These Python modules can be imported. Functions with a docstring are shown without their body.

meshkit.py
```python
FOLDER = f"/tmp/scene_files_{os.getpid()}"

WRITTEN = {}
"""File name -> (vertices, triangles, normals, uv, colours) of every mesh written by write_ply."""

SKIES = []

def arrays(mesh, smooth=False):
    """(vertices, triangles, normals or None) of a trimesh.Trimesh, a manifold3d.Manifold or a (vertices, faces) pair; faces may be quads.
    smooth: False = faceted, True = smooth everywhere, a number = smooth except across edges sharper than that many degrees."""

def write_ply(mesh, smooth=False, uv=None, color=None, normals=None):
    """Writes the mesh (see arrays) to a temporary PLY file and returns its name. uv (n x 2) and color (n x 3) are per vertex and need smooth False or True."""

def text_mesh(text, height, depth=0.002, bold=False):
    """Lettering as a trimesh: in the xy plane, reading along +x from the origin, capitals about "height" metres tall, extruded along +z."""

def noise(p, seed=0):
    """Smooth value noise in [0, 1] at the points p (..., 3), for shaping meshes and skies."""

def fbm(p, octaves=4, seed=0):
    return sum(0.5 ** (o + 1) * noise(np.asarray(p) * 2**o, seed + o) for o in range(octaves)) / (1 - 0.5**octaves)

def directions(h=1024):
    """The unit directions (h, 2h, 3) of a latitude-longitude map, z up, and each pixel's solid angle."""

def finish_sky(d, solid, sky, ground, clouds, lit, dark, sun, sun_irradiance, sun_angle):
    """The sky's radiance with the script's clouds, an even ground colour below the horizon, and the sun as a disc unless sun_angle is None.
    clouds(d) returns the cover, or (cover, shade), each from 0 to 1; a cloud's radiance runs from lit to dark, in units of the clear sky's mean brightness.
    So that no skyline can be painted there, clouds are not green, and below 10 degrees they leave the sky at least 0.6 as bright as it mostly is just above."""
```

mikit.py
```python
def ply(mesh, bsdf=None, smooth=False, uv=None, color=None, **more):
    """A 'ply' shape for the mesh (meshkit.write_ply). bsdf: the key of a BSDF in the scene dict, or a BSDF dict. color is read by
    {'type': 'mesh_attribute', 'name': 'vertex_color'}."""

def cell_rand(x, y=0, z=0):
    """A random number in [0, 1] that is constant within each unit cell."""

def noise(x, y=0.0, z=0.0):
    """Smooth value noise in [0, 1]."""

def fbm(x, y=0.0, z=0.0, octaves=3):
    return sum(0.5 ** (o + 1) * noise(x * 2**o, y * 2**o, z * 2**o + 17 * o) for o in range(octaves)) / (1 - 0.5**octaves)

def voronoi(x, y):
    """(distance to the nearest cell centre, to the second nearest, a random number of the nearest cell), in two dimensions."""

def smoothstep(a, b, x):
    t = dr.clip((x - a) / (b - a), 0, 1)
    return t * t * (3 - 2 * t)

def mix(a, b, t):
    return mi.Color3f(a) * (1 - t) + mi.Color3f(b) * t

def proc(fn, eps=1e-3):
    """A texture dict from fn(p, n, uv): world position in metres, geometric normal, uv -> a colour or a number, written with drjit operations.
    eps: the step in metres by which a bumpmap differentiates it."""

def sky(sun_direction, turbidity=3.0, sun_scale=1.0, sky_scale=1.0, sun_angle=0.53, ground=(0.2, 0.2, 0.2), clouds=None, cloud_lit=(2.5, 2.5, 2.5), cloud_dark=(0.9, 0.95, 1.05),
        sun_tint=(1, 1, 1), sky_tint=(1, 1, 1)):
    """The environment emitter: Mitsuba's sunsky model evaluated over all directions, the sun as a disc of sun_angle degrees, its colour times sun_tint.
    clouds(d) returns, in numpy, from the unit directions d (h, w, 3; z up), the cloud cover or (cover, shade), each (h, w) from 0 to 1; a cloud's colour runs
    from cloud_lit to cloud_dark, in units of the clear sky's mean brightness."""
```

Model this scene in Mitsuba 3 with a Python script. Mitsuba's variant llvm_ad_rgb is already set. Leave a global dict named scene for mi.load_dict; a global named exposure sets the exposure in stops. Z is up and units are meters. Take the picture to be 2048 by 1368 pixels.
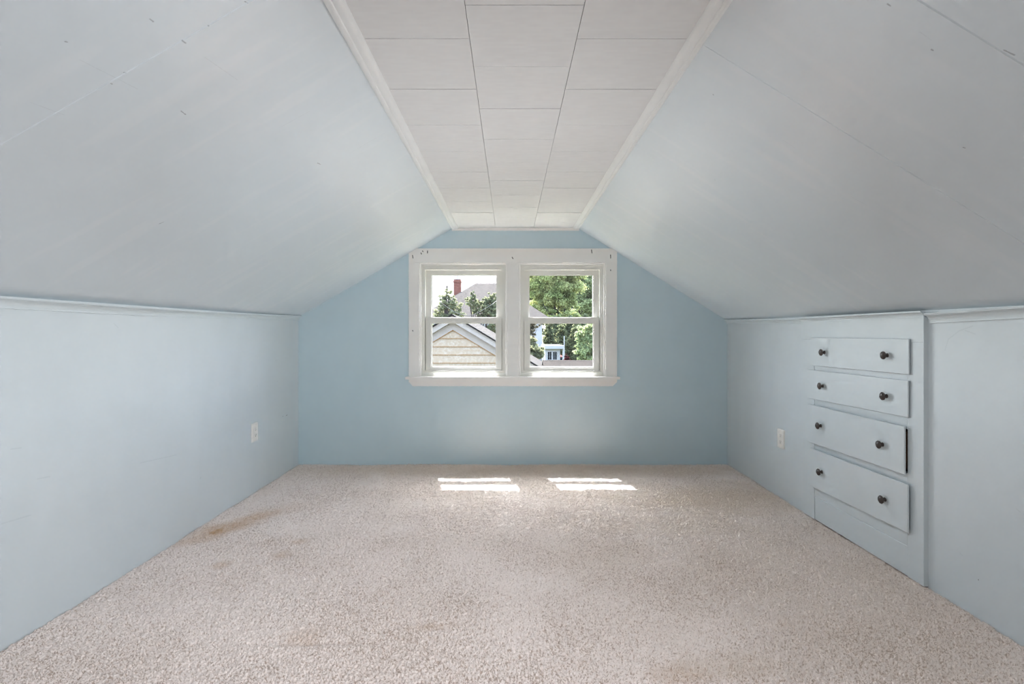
import math
import random

import drjit as dr
import manifold3d
import mitsuba as mi
import numpy as np
import shapely
import trimesh
from scipy.spatial import cKDTree
from shapely.geometry import Polygon, box as sbox

import meshkit
import mikit
from mikit import fbm, mix, noise, proc, smoothstep

T = mi.ScalarTransform4f
F, UX, UY, CZ = 1027.0, 1020.0, 664.0, 1.066      # focal length (px), vanishing point (px), eye height (m)

# ------------------------------------------------------------------ camera, sky, sun, exposure
exposure = 0.10
scene, labels = {'type': 'scene'}, {}
scene['camera'] = {
    'type': 'perspective', 'fov': math.degrees(2 * math.atan(1024 / F)), 'fov_axis': 'x', 'near_clip': 0.05, 'far_clip': 500.0,
    'to_world': T().look_at(origin=[0, 0, CZ], target=[0, 1, CZ], up=[0, 0, 1]),
    'principal_point_offset_x': -(UX - 1024) / 2048, 'principal_point_offset_y': -(UY - 684) / 1368,
}
SUN = (-0.235, 0.971, 1.95)


scene['sky'] = mikit.sky(SUN, turbidity=9.5, sun_scale=68.0, sky_scale=56.0, ground=(0.057, 0.055, 0.051), sun_tint=(0.88, 0.95, 1.12), sky_tint=(0.90, 0.98, 1.10))
TINT = (0.94, 1.0, 1.06)                             # colour of the added lamps
DOME, PANEL, SPOT, UP = 22.0, 41.5, 11.5, 3.5         # strengths of the added fill lights: dome, panel, spot, uplight

# ------------------------------------------------------------------ materials


def rgb(*c):
    return {'type': 'rgb', 'value': list(c)}


def principled(color, rough=0.5, spec=0.5, bump=None, scale=1.0, **more):
    col = color if isinstance(color, dict) else rgb(*color)
    b = {'type': 'principled', 'base_color': col, 'roughness': rough, 'specular': spec, **more}
    if bump is not None:
        b = {'type': 'bumpmap', 'tex': bump, 'scale': scale, 'inner': b}
    return {'type': 'twosided', 'b': b}


def seg(p, a, b):
    """Distance from the points p to the segment a-b (world metres)."""
    a, b = mi.Point3f(*a), mi.Point3f(*b)
    ab = b - a
    t = dr.clip(dr.dot(p - a, ab) / dr.squared_norm(ab), 0, 1)
    return dr.norm(p - (a + ab * t))


def lpix(px, py):                                    # a pixel's point on the left / right wall, for the scuffs there
    y = F * XL / (px - UX)
    return (XL, y, CZ + (UY - py) * y / F)


def rpix(px, py):
    y = F * XR / (px - UX)
    return (XR, y, CZ + (UY - py) * y / F)


XL, XR, YB, YF = -1.709, 1.757, 4.149, -4.0
ZC = 1.902                                           # flat ceiling
ZL, ZR = 1.187, 1.157                                # slopes meet the knee walls
XCL, XCR = -0.4646, 0.5535                           # slopes meet the ceiling
ML, MR = (ZC - ZL) / (XCL - XL), (ZC - ZR) / (XR - XCR)


def marks(p, items, width):
    m = mi.Float(0)
    for a, b in items:
        d = seg(p, a, b)
        m = dr.maximum(m, 1 - smoothstep(width * 0.5, width * 1.6, d + 0.0015 * noise(p.x * 190, p.y * 190, p.z * 190)))
    return m


SCUFF = [(lpix(280, 926), lpix(352, 910)), (lpix(75, 958), lpix(100, 953)), (lpix(2, 1048), lpix(62, 1030)), (lpix(22, 898), lpix(42, 896)), (lpix(228, 647), lpix(236, 655)),
         (rpix(1890, 700), rpix(1897, 678)), (rpix(1897, 678), rpix(1918, 662)), (rpix(1918, 662), rpix(1945, 652)), (rpix(1930, 661), rpix(1950, 668)), (rpix(2033, 1018), rpix(2040, 1024)), (rpix(1920, 1107), rpix(1925, 1111))]
HOLES = [(lpix(516, 723), lpix(516, 724)), (lpix(519, 723), lpix(519, 724)), (lpix(552, 720), lpix(552, 721)), (lpix(555, 719.5), lpix(555, 720)), (lpix(515, 771), lpix(515, 772)), (lpix(554, 763), lpix(554, 764)),
         (lpix(565, 833), lpix(567, 832)), (lpix(572, 831), lpix(575, 830)), (rpix(1957, 1159), rpix(1957, 1160)), (lpix(401, 955), lpix(401, 957))]


def wall_color(base, dark):
    def fn(p, n, uv):
        m = fbm(p.x * 2.2, p.y * 2.2, p.z * 2.2, 3)
        fine = fbm(p.x * 9 + 4, p.y * 9, p.z * 2.5, 3)
        c = mix(base, dark, dr.clip(0.55 * m + 0.6 * (fine - 0.5), 0, 1))
        c = mix(c, (0.36, 0.41, 0.43), 0.17 * marks(p, SCUFF, 0.003))
        return mix(c, (0.12, 0.13, 0.13), 0.8 * marks(p, HOLES, 0.002))
    return fn


def paint_bump(p, n, uv):
    return 0.0011 * fbm(p.x * 55, p.y * 55, p.z * 55, 2) + 0.0016 * fbm(p.x * 14, p.y * 14, p.z * 5, 2)


def lsl(px, py):                                     # a pixel's point on the left / right slope
    u, v = px - UX, UY - py
    k = (ZC - CZ - ML * XCL) / (v - ML * u)
    return (u * k, F * k, CZ + v * k)


def rsl(px, py):
    u, v = px - UX, UY - py
    k = (ZC - CZ + MR * XCR) / (v + MR * u)
    return (u * k, F * k, CZ + v * k)


PITS = [(lsl(131, 83), lsl(134, 84)), (lsl(248, 145), lsl(251, 146)), (lsl(222, 167), lsl(224, 168)), (lsl(300, 38), lsl(306, 43)), (lsl(364, 81), lsl(371, 86)), (lsl(416, 51), lsl(417, 52)), (lsl(362, 222), lsl(371, 229)), (lsl(490, 3), lsl(495, 6)),
        (lsl(318, 448), lsl(327, 444)), (lsl(635, 326), lsl(641, 329)), (rsl(1863, 99), rsl(1866, 101)), (rsl(1927, 295), rsl(1930, 296)), (rsl(2008, 100), rsl(2028, 110)), (rsl(1426, 189), rsl(1427, 190)), (rsl(1429, 359), rsl(1430, 360)), (rsl(1775, 8), rsl(1781, 12))]
LINES = [(lsl(160, 120), lsl(275, 178)), (lsl(62, 205), lsl(128, 230)), (lsl(705, 303), lsl(770, 266)), (lsl(410, 115), lsl(475, 160)), (lsl(560, 255), lsl(620, 222)), (rsl(1565, 280), rsl(1590, 296)), (rsl(1700, 392), rsl(1735, 412)), (rsl(1840, 64), rsl(1862, 80))]


def slope_color(p, n, uv):
    m = fbm(p.x * 1.7, p.y * 2.6, p.z * 1.7, 3)
    streak = fbm(p.x * 3, p.y * 22, p.z * 3, 3)
    c = mix((0.65, 0.692, 0.712), (0.61, 0.652, 0.676), m)
    c = mix(c, (0.72, 0.73, 0.735), 0.25 * smoothstep(0.55, 0.75, streak))
    c = mix(c, (0.34, 0.36, 0.37), 0.16 * marks(p, LINES, 0.0016))
    return mix(c, (0.20, 0.21, 0.22), 0.6 * marks(p, PITS, 0.0022))


def slope_bump(p, n, uv):
    a = fbm(p.x * 60, p.y * 60, p.z * 60, 2)
    b = fbm(p.x * 4 + 9, p.y * 24, p.z * 4, 3)
    return 0.0010 * a + 0.0030 * b + 0.006 * fbm(p.x * 3, p.y * 4, p.z * 3, 2)


def tile_color(p, n, uv):
    a = noise(p.x * 30, p.y * 95)
    edge = smoothstep(0.46, 0.515, dr.abs(p.x - 0.037) + 0.035 * fbm(p.x * 8, p.y * 9, 0, 3))
    c = mix((0.70, 0.675, 0.655), (0.655, 0.63, 0.61), fbm(p.x * 3, p.y * 3, 0, 3))
    c = mix(c, (0.75, 0.735, 0.71), 0.35 * a)
    return mix(c, (0.63, 0.60, 0.57), 0.5 * edge)


def tile_bump(p, n, uv):
    return 0.0034 * fbm(p.x * 40, p.y * 130, 3.0, 2)


def trim_color(p, n, uv):
    c = mix((0.86, 0.835, 0.795), (0.81, 0.78, 0.74), fbm(p.x * 7, p.y * 7, p.z * 7, 3))
    spots = noise(p.x * 70, p.y * 20, p.z * 70)
    c = mix(c, (0.42, 0.38, 0.34), 0.5 * smoothstep(0.955, 0.985, spots))
    return mix(c, (0.10, 0.09, 0.08), marks(p, NAILS, 0.0042))


def wpix(px, py):
    return ((px - UX) * 4.129 / F, 4.129, CZ + (UY - py) * 4.129 / F)


NAILS = [(wpix(825, 511), wpix(826, 516)), (wpix(842, 506), wpix(843, 508)), (wpix(845, 502), wpix(846, 503)), (wpix(855, 502), wpix(855, 506)), (wpix(1024.5, 515), wpix(1026, 517)),
         (wpix(1183, 500), wpix(1184, 506)), (wpix(1221, 510), wpix(1221.5, 516)), (wpix(1221, 540), wpix(1221.5, 541)), (wpix(825, 661), wpix(826, 662))]

STAINS = [  # x, y, half-widths along and across, turn, strength
    (-1.565, 2.745, 0.06, 0.06, 0.5, 1.0), (-1.545, 2.80, 0.20, 0.11, 0.95, 0.66), (-1.46, 2.97, 0.24, 0.085, 0.95, 0.55), (-1.60, 2.68, 0.14, 0.09, 0.7, 0.42), (-1.38, 3.08, 0.2, 0.12, 0.8, 0.2),
    (-1.10, 2.46, 0.06, 0.06, 0.3, 0.33), (-1.32, 2.36, 0.05, 0.05, 0.3, 0.33), (-0.28, 1.86, 0.10, 0.03, 0.2, 0.25), (-0.72, 1.80, 0.07, 0.06, 0.2, 0.22),
    (0.52, 1.60, 0.10, 0.07, 0.1, 0.25), (-1.07, 2.62, 0.05, 0.04, 0.2, 0.25)]
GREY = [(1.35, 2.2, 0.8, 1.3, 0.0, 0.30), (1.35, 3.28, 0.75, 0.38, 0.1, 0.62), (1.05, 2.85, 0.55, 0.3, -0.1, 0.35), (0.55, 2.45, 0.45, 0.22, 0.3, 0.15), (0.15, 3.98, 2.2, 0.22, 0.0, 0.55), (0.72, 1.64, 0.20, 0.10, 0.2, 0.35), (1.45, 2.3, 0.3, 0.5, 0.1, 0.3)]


def blobs(p, rows):
    m = mi.Float(0)
    wob = 0.55 * (fbm(p.x * 9, p.y * 9, 1.0, 3) - 0.5)
    for x, y, a, b, t, s in rows:
        dx, dy = p.x - x, p.y - y
        u, v = (dx * math.cos(t) + dy * math.sin(t)) / a, (-dx * math.sin(t) + dy * math.cos(t)) / b
        m = dr.maximum(m, s * (1 - smoothstep(0.15, 1.35, dr.sqrt(u * u + v * v) + wob)))
    return m


def carpet_color(p, n, uv):
    grain = noise(p.x * 210, p.y * 210, 2.0)
    crevice_shade = smoothstep(0.54, 0.88, noise(p.x * 330, p.y * 400, 8.0) + 0.22 * (noise(p.x * 5, p.y * 5, 3.0) - 0.5))     # shaded crevices of the pile, painted into the colour as random dark specks
    patch = fbm(p.x * 2.4, p.y * 3.0, 5.0, 3)
    c = mix((0.92, 0.815, 0.765), (0.80, 0.69, 0.63), dr.clip(0.55 * grain + 0.7 * (patch - 0.35), 0, 1))
    c = mix(c, (0.38, 0.275, 0.215), 0.78 * crevice_shade)
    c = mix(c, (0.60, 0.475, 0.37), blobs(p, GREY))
    rust = 1.05 * blobs(p, STAINS) * (0.75 + 0.5 * (noise(p.x * 90, p.y * 90, 4.0) - 0.3))
    return mix(c, (0.47, 0.275, 0.135), dr.clip(rust, 0, 0.9))


def grain_dark(p, n, uv):
    return mix((0.16, 0.10, 0.06), (0.10, 0.06, 0.04), noise(p.x * 40, p.y * 6, p.z * 40))


ZLAP = CZ + (UY - 677.9) * 12.5 / F                   # the garage's topmost lap line


def siding_color(p, n, uv):
    g = noise(p.x * 55, p.y, p.z * 5)
    h = fbm(p.x * 24, p.y, p.z * 18, 3)
    c = mix((0.2707, 0.2105, 0.1466), (0.2444, 0.1880, 0.1241), g)
    c = mix(c, (0.2932, 0.2444, 0.1880), smoothstep(0.4, 0.8, h))
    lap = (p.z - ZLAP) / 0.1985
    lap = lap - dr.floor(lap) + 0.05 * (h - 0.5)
    return mix(c, (0.1579, 0.0865, 0.0338), 0.8 * (1 - smoothstep(0.05, 0.15, lap)))   # orange-brown band along each lap


def shingle_color(p, n, uv):
    k = mikit.cell_rand(dr.floor((p.x + p.y * 0.37) * 3.0), dr.floor(p.y * 5.0), dr.floor(p.z * 14.0))
    c = mix((0.0049, 0.0042, 0.0039), (0.0086, 0.0076, 0.0071), k)
    return mix(c, (0.0105, 0.0094, 0.0088), 0.5 * noise(p.x * 30, p.y * 30, p.z * 30))


def far_roof_color(p, n, uv):
    k = mikit.cell_rand(dr.floor(p.x * 5.0 + dr.floor(p.z * 7.0) * 0.5), dr.floor(p.y * 5.0), dr.floor(p.z * 7.0))
    return mix((0.0106, 0.0106, 0.0109), (0.0156, 0.0156, 0.0158), k)


def brick_color(p, n, uv):
    row = dr.floor(p.z / 0.085)
    u = (p.x + p.y) / 0.22 + 0.5 * (row - 2 * dr.floor(row / 2))
    k = mikit.cell_rand(dr.floor(u), row, 7)
    fv, fu = p.z / 0.085 - row, u - dr.floor(u)
    joint = dr.maximum(1 - smoothstep(0.06, 0.12, fv), 1 - smoothstep(0.03, 0.06, fu))
    return mix(mix((0.0977, 0.0301, 0.0203), (0.1353, 0.0541, 0.0391), k), (0.1128, 0.0902, 0.0752), 0.7 * joint)


def leaf_mat(a, b, s=1.3):
    def fn(p, n, uv):
        k = fbm(p.x * s, p.y * s, p.z * s, 3)
        r = noise(p.x * 9, p.y * 9, p.z * 9)
        return mix(a, b, dr.clip(smoothstep(0.3, 0.7, k) * 0.7 + 0.5 * (r - 0.3), 0, 1))
    return {'type': 'principledthin', 'base_color': proc(fn), 'roughness': 0.6, 'diff_trans': 1.0, 'spec_trans': 0.0, 'eta': 1.3}


def grass_color(p, n, uv):
    return mix((0.0226, 0.0301, 0.0135), (0.0376, 0.0451, 0.0211), fbm(p.x, p.y, 0, 3))


scene['paint_blue'] = principled(proc(wall_color((0.638, 0.683, 0.70), (0.565, 0.612, 0.632))), 0.42, 0.5, proc(paint_bump))
scene['paint_blue_shaded'] = principled(proc(wall_color((0.56, 0.675, 0.72), (0.495, 0.62, 0.67))), 0.5, 0.4, proc(paint_bump))  # the walls' blue again, its deepening in shade put into the colour
scene['paint_slope'] = principled(proc(slope_color), 0.31, 0.55, proc(slope_bump))
scene['paint_furniture'] = principled(proc(wall_color((0.622, 0.67, 0.685), (0.575, 0.622, 0.64))), 0.4, 0.5, proc(paint_bump))
scene['paint_trim'] = principled(proc(trim_color), 0.42, 0.5)
scene['paint_mold'] = principled((0.755, 0.74, 0.715), 0.45, 0.5)
scene['tile_board'] = principled(proc(tile_color), 0.6, 0.4, proc(tile_bump))
scene['vinyl'] = principled((0.73, 0.71, 0.65), 0.35, 0.5)
scene['plastic_white'] = principled((0.84, 0.80, 0.75), 0.3, 0.5)
scene['plastic_slot'] = principled((0.10, 0.09, 0.08), 0.5, 0.3)
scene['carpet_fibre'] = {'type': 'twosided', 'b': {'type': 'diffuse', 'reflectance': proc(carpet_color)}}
scene['subfloor'] = principled((0.30, 0.23, 0.17), 0.8, 0.2)
scene['dark_wood'] = principled(proc(grain_dark), 0.6, 0.3)
scene['bronze'] = principled((0.042, 0.034, 0.030), 0.38, 0.5, metallic=0.55)
scene['bronze_edge'] = principled((0.22, 0.16, 0.11), 0.35, 0.5, metallic=0.7)
scene['glass_pane'] = {'type': 'thindielectric', 'int_ior': 1.5}
scene['lamp_metal'] = principled((0.75, 0.74, 0.72), 0.35, 0.5)
scene['lamp_glass'] = {'type': 'diffuse', 'reflectance': rgb(0.8, 0.8, 0.8)}
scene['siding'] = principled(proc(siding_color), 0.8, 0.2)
scene['siding_own'] = principled((0.1053, 0.1053, 0.1128), 0.8, 0.2)
scene['white_board'] = principled((0.2406, 0.2090, 0.1767), 0.7, 0.2)
scene['rust_edge'] = principled((0.1955, 0.1053, 0.0414), 0.8, 0.2)
scene['shingle'] = principled(proc(shingle_color), 0.9, 0.1)
scene['far_shingle'] = principled(proc(far_roof_color), 0.9, 0.1)
scene['far_white'] = principled((0.2256, 0.2218, 0.2180), 0.7, 0.2)
scene['far_glass'] = principled((0.010, 0.012, 0.014), 0.5, 0.05)
scene['brick'] = principled(proc(brick_color), 0.9, 0.1)
scene['flue'] = principled((0.2256, 0.2105, 0.2030), 0.6, 0.3)
scene['bark'] = principled((0.0451, 0.0376, 0.0316), 0.9, 0.1)
scene['lawn'] = principled(proc(grass_color), 0.9, 0.1)
scene['cable'] = principled((0.03, 0.03, 0.03), 0.6, 0.3)
scene['leaf_maple'] = leaf_mat((0.1744, 0.2181, 0.0818), (0.3925, 0.4034, 0.1853), 0.9)
scene['leaf_lush'] = leaf_mat((0.1368, 0.1789, 0.0843), (0.2947, 0.3368, 0.1684), 0.9)
scene['leaf_dark'] = leaf_mat((0.0927, 0.1090, 0.0600), (0.1744, 0.1908, 0.1035))
scene['leaf_cedar'] = leaf_mat((0.1034, 0.1175, 0.0705), (0.2161, 0.2256, 0.1269), 2.0)
scene['leaf_red'] = leaf_mat((0.0301, 0.0075, 0.0098), (0.0602, 0.0226, 0.0226), 2.0)
scene['leaf_brown'] = leaf_mat((0.0564, 0.0485, 0.0316), (0.1016, 0.0903, 0.0542), 2.0)
scene['car_red'] = principled((0.0752, 0.0120, 0.0113), 0.25, 0.5, clearcoat=0.8)
scene['rubber'] = principled((0.03, 0.03, 0.03), 0.8, 0.2)

# ------------------------------------------------------------------ helpers


def numbered(key):
    if key not in scene and not any(k.startswith(key + '__') for k in scene):
        return key
    i = 1
    while f'{key}_{i:03d}' in scene or any(k.startswith(f'{key}_{i:03d}__') for k in scene):
        i += 1
    return f'{key}_{i:03d}'


def add(name, mesh, mat, parent=None, smooth=False, label=None, cat=None, kind=None, group=None, **more):
    key = numbered(f'{parent}__{name}' if parent else name)
    scene[key] = mikit.ply(mesh, mat, smooth, **more)
    tag(key, label, cat, kind, group)
    return key


def tag(key, label=None, cat=None, kind=None, group=None):
    d = {k: v for k, v in (('label', label), ('category', cat), ('kind', kind), ('group', group)) if v}
    if d:
        labels[key] = {**labels.get(key, {}), **d}
    return key


def at(px, py, y):
    return ((px - UX) * y / F, y, CZ + (UY - py) * y / F)


def bx(x0, x1, y0, y1, z0, z1, r=0.0):
    """A box; r > 0 chamfers its edges."""
    if r <= 0:
        return trimesh.creation.box(bounds=[[min(x0, x1), min(y0, y1), min(z0, z1)], [max(x0, x1), max(y0, y1), max(z0, z1)]])
    lo, hi = np.minimum([x0, y0, z0], [x1, y1, z1]), np.maximum([x0, y0, z0], [x1, y1, z1])
    pts = []
    for c in np.ndindex(2, 2, 2):
        p = np.where(c, hi, lo)
        s = np.where(c, -1, 1)
        for k in range(3):
            q = p + s * r
            q[k] = p[k]
            pts.append(q)
    return trimesh.convex.convex_hull(np.array(pts))


def hull(pts):
    return trimesh.convex.convex_hull(np.asarray(pts, float))


def join(*meshes):
    return trimesh.util.concatenate([m for m in meshes])


def ext(poly, axis, a, b):
    """A polygon extruded along an axis from a to b: 'y' polygons lie in (x, z), 'x' in (y, z), 'z' in (x, y)."""
    parts = [poly] if poly.geom_type == 'Polygon' else [g for g in poly.geoms if g.geom_type == 'Polygon']
    out = []
    for g in parts:
        m = trimesh.creation.extrude_polygon(g, b - a, engine='earcut')
        v = m.vertices
        if axis == 'y':
            v = np.stack([v[:, 0], v[:, 2] + a, v[:, 1]], -1)
        elif axis == 'x':
            v = np.stack([v[:, 2] + a, v[:, 0], v[:, 1]], -1)
        else:
            v = np.stack([v[:, 0], v[:, 1], v[:, 2] + a], -1)
        f = m.faces[:, ::-1] if axis == 'y' else m.faces
        out.append(trimesh.Trimesh(v, f, process=False))
    return join(*out)


def sweep(profile, path, n=2):
    """Rings of a closed 2-D profile joined along stations: path is a list of functions' results (k x 3 arrays), one ring each; ends capped."""
    rings = [np.asarray(r, float) for r in path]
    k = len(profile)
    v = np.vstack(rings)
    f = []
    for i in range(len(rings) - 1):
        for j in range(k):
            a, b = i * k + j, i * k + (j + 1) % k
            f += [[a, b, b + k], [a, b + k, a + k]]
    tv, tf = trimesh.creation.triangulate_polygon(Polygon(profile), engine='earcut')
    tri = cKDTree(np.asarray(profile)).query(tv[:, :2])[1][tf]
    f += [list(t) for t in tri] + [[t[2] + (len(rings) - 1) * k, t[1] + (len(rings) - 1) * k, t[0] + (len(rings) - 1) * k] for t in tri]
    m = trimesh.Trimesh(v, f, process=False)
    m.fix_normals()
    return m


def lathe(profile, n=28):
    """Radius-height pairs turned about the z axis."""
    return trimesh.creation.revolve(np.asarray(profile, float), sections=n)


def tube(points, radius, sides=8):
    import math as _m
    p = np.asarray(points, float)
    t = np.gradient(p, axis=0)
    t /= np.linalg.norm(t, axis=1, keepdims=True)
    r = np.broadcast_to(radius, (len(p),))
    ref = np.where(np.abs(t[:, 2:]) < 0.9, [0, 0, 1.0], [1.0, 0, 0])
    a = np.cross(t, ref)
    a /= np.linalg.norm(a, axis=1, keepdims=True)
    b = np.cross(t, a)
    ang = np.arange(sides) * 2 * _m.pi / sides
    v = p[:, None] + r[:, None, None] * (np.cos(ang)[None, :, None] * a[:, None] + np.sin(ang)[None, :, None] * b[:, None])
    f = []
    for i in range(len(p) - 1):
        for j in range(sides):
            q = [i * sides + j, i * sides + (j + 1) % sides, (i + 1) * sides + (j + 1) % sides, (i + 1) * sides + j]
            f += [[q[0], q[1], q[2]], [q[0], q[2], q[3]]]
    m = trimesh.Trimesh(v.reshape(-1, 3), f, process=False)
    m.fix_normals()
    return m


# ------------------------------------------------------------------ the room shell
OPEN = [(-0.7303, -0.0225), (0.070, 0.7697)]         # the two window openings
ZS, ZH = 0.700, 1.624                                # their sill and head
THICK = 0.11

outline = Polygon([(XL - 0.12, -0.14), (XR + 0.12, -0.14), (XR + 0.12, ZR - 0.05), (XCR + 0.03, ZC + 0.09), (XCL - 0.03, ZC + 0.09), (XL - 0.12, ZL - 0.05)])
holes = shapely.union_all([sbox(a, ZS, b, ZH) for a, b in OPEN])
add('wall_back', ext(outline.difference(holes), 'y', YB, YB + THICK), 'paint_blue_shaded', label='gable end wall around the double window, blue paint with its shade in the colour', cat='wall', kind='structure')
add('wall_front', ext(outline, 'y', YF - 0.1, YF), 'paint_blue', label='far gable wall of the room opposite the window wall, painted pale blue', cat='wall', kind='structure')
add('wall_left', bx(XL - 0.1, XL, YF, YB, -0.1, ZL + 0.012), 'paint_blue', label='low pale blue knee wall with an outlet and no drawers', cat='wall', kind='structure')
DY0, DY1 = 2.156, 3.049                              # the built-in drawers' span along the right wall
side = sbox(YF, -0.1, YB, ZR + 0.012).difference(sbox(DY0 + 0.03, 0.02, DY1 - 0.03, 1.10))
add('wall_right', ext(side, 'x', XR, XR + 0.06), 'paint_blue', label='low pale blue knee wall that holds the built-in drawers', cat='wall', kind='structure')
add('floor', bx(XL - 0.1, XR + 0.1, YF - 0.1, YB + 0.05, -0.10, -0.022), 'subfloor', label='wooden subfloor hidden under the beige carpet', cat='floor', kind='structure')


def slope_panel(x0, z0, x1, z1, y0, y1, nx, nz):
    """A slab between two lines along y, with small bevels where it meets the next panel."""
    t, g = 0.06, 0.0022
    pts = []
    for y, d in ((y0, g), (y0 + g, 0.0), (y1 - g, 0.0), (y1, g)):
        for x, z in ((x0, z0), (x1, z1)):
            pts.append((x + nx * d, y, z + nz * d))
    for y in (y0, y1):
        for x, z in ((x0, z0), (x1, z1)):
            pts.append((x + nx * t, y, z + nz * t))
    return hull(pts)


nl, nr = math.hypot(ML, 1), math.hypot(MR, 1)
tag('ceiling_left', 'sloped pale grey-blue ceiling rising from the wall without drawers', 'ceiling', 'structure')
e = 0.1
for y0, y1 in ((YF - 0.05, -2.48), (-2.48, -1.26), (-1.26, -0.04), (-0.04, 1.18), (1.18, YB + 0.02)):
    add('panel', slope_panel(XL - e, ZL - e * ML, XCL + 0.03, ZC + 0.03 * ML, y0, y1, -ML / nl, 1 / nl), 'paint_slope', 'ceiling_left')
tag('ceiling_right', 'sloped pale grey-blue ceiling rising from the wall with the drawers', 'ceiling', 'structure')
for y0, y1 in ((YF - 0.05, -2.62), (-2.62, -1.40), (-1.40, -0.18), (-0.18, 1.035), (1.035, 1.488), (1.488, YB + 0.02)):
    add('panel', slope_panel(XR + e, ZR - e * MR, XCR - 0.03, ZC + 0.03 * MR, y0, y1, MR / nr, 1 / nr), 'paint_slope', 'ceiling_right')

# the flat ceiling: three columns of square tiles under a backing board
add('ceiling', bx(XCL - 0.02, XCR + 0.02, YF - 0.05, YB + 0.05, ZC + 0.013, ZC + 0.06), 'subfloor', label='narrow flat ceiling strip of square white tiles between the slopes', cat='ceiling', kind='structure')
TILE, COLX = 0.305, (-0.420, -0.115, 0.190)
rng = random.Random(4)
for c, x in enumerate(COLX):
    first = 1.465 if c != 1 else 1.3137
    for k in range(-19, 10):
        y0, y1 = first + k * TILE, first + (k + 1) * TILE
        y0, y1 = max(y0, YF), min(y1, YB)
        if y1 - y0 < 0.02:
            continue
        dz, g = rng.uniform(-0.0008, 0.0008), 0.0014
        xa, xb = (x - 0.03 if c == 0 else x), (x + TILE + 0.03 if c == 2 else x + TILE)
        add('tile', bx(xa + 0.0006, xb - 0.0006, y0 + g, y1 - g, ZC + dz, ZC + 0.0145, 0.0008), 'tile_board', 'ceiling')

# ------------------------------------------------------------------ moldings
COVE = [(0.0, 0.0), (0.029, 0.0), (0.030, -0.004), (0.029, -0.0085), (0.0245, -0.0095), (0.023, -0.011)] + \
       [(0.008 + 0.015 * (1 - math.sin(a)), -0.011 - 0.023 * (1 - math.cos(a))) for a in np.linspace(0.15, math.pi / 2, 7)] + [(0.0085, -0.0345), (0.0085, -0.040), (0.0, -0.040)]


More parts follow.
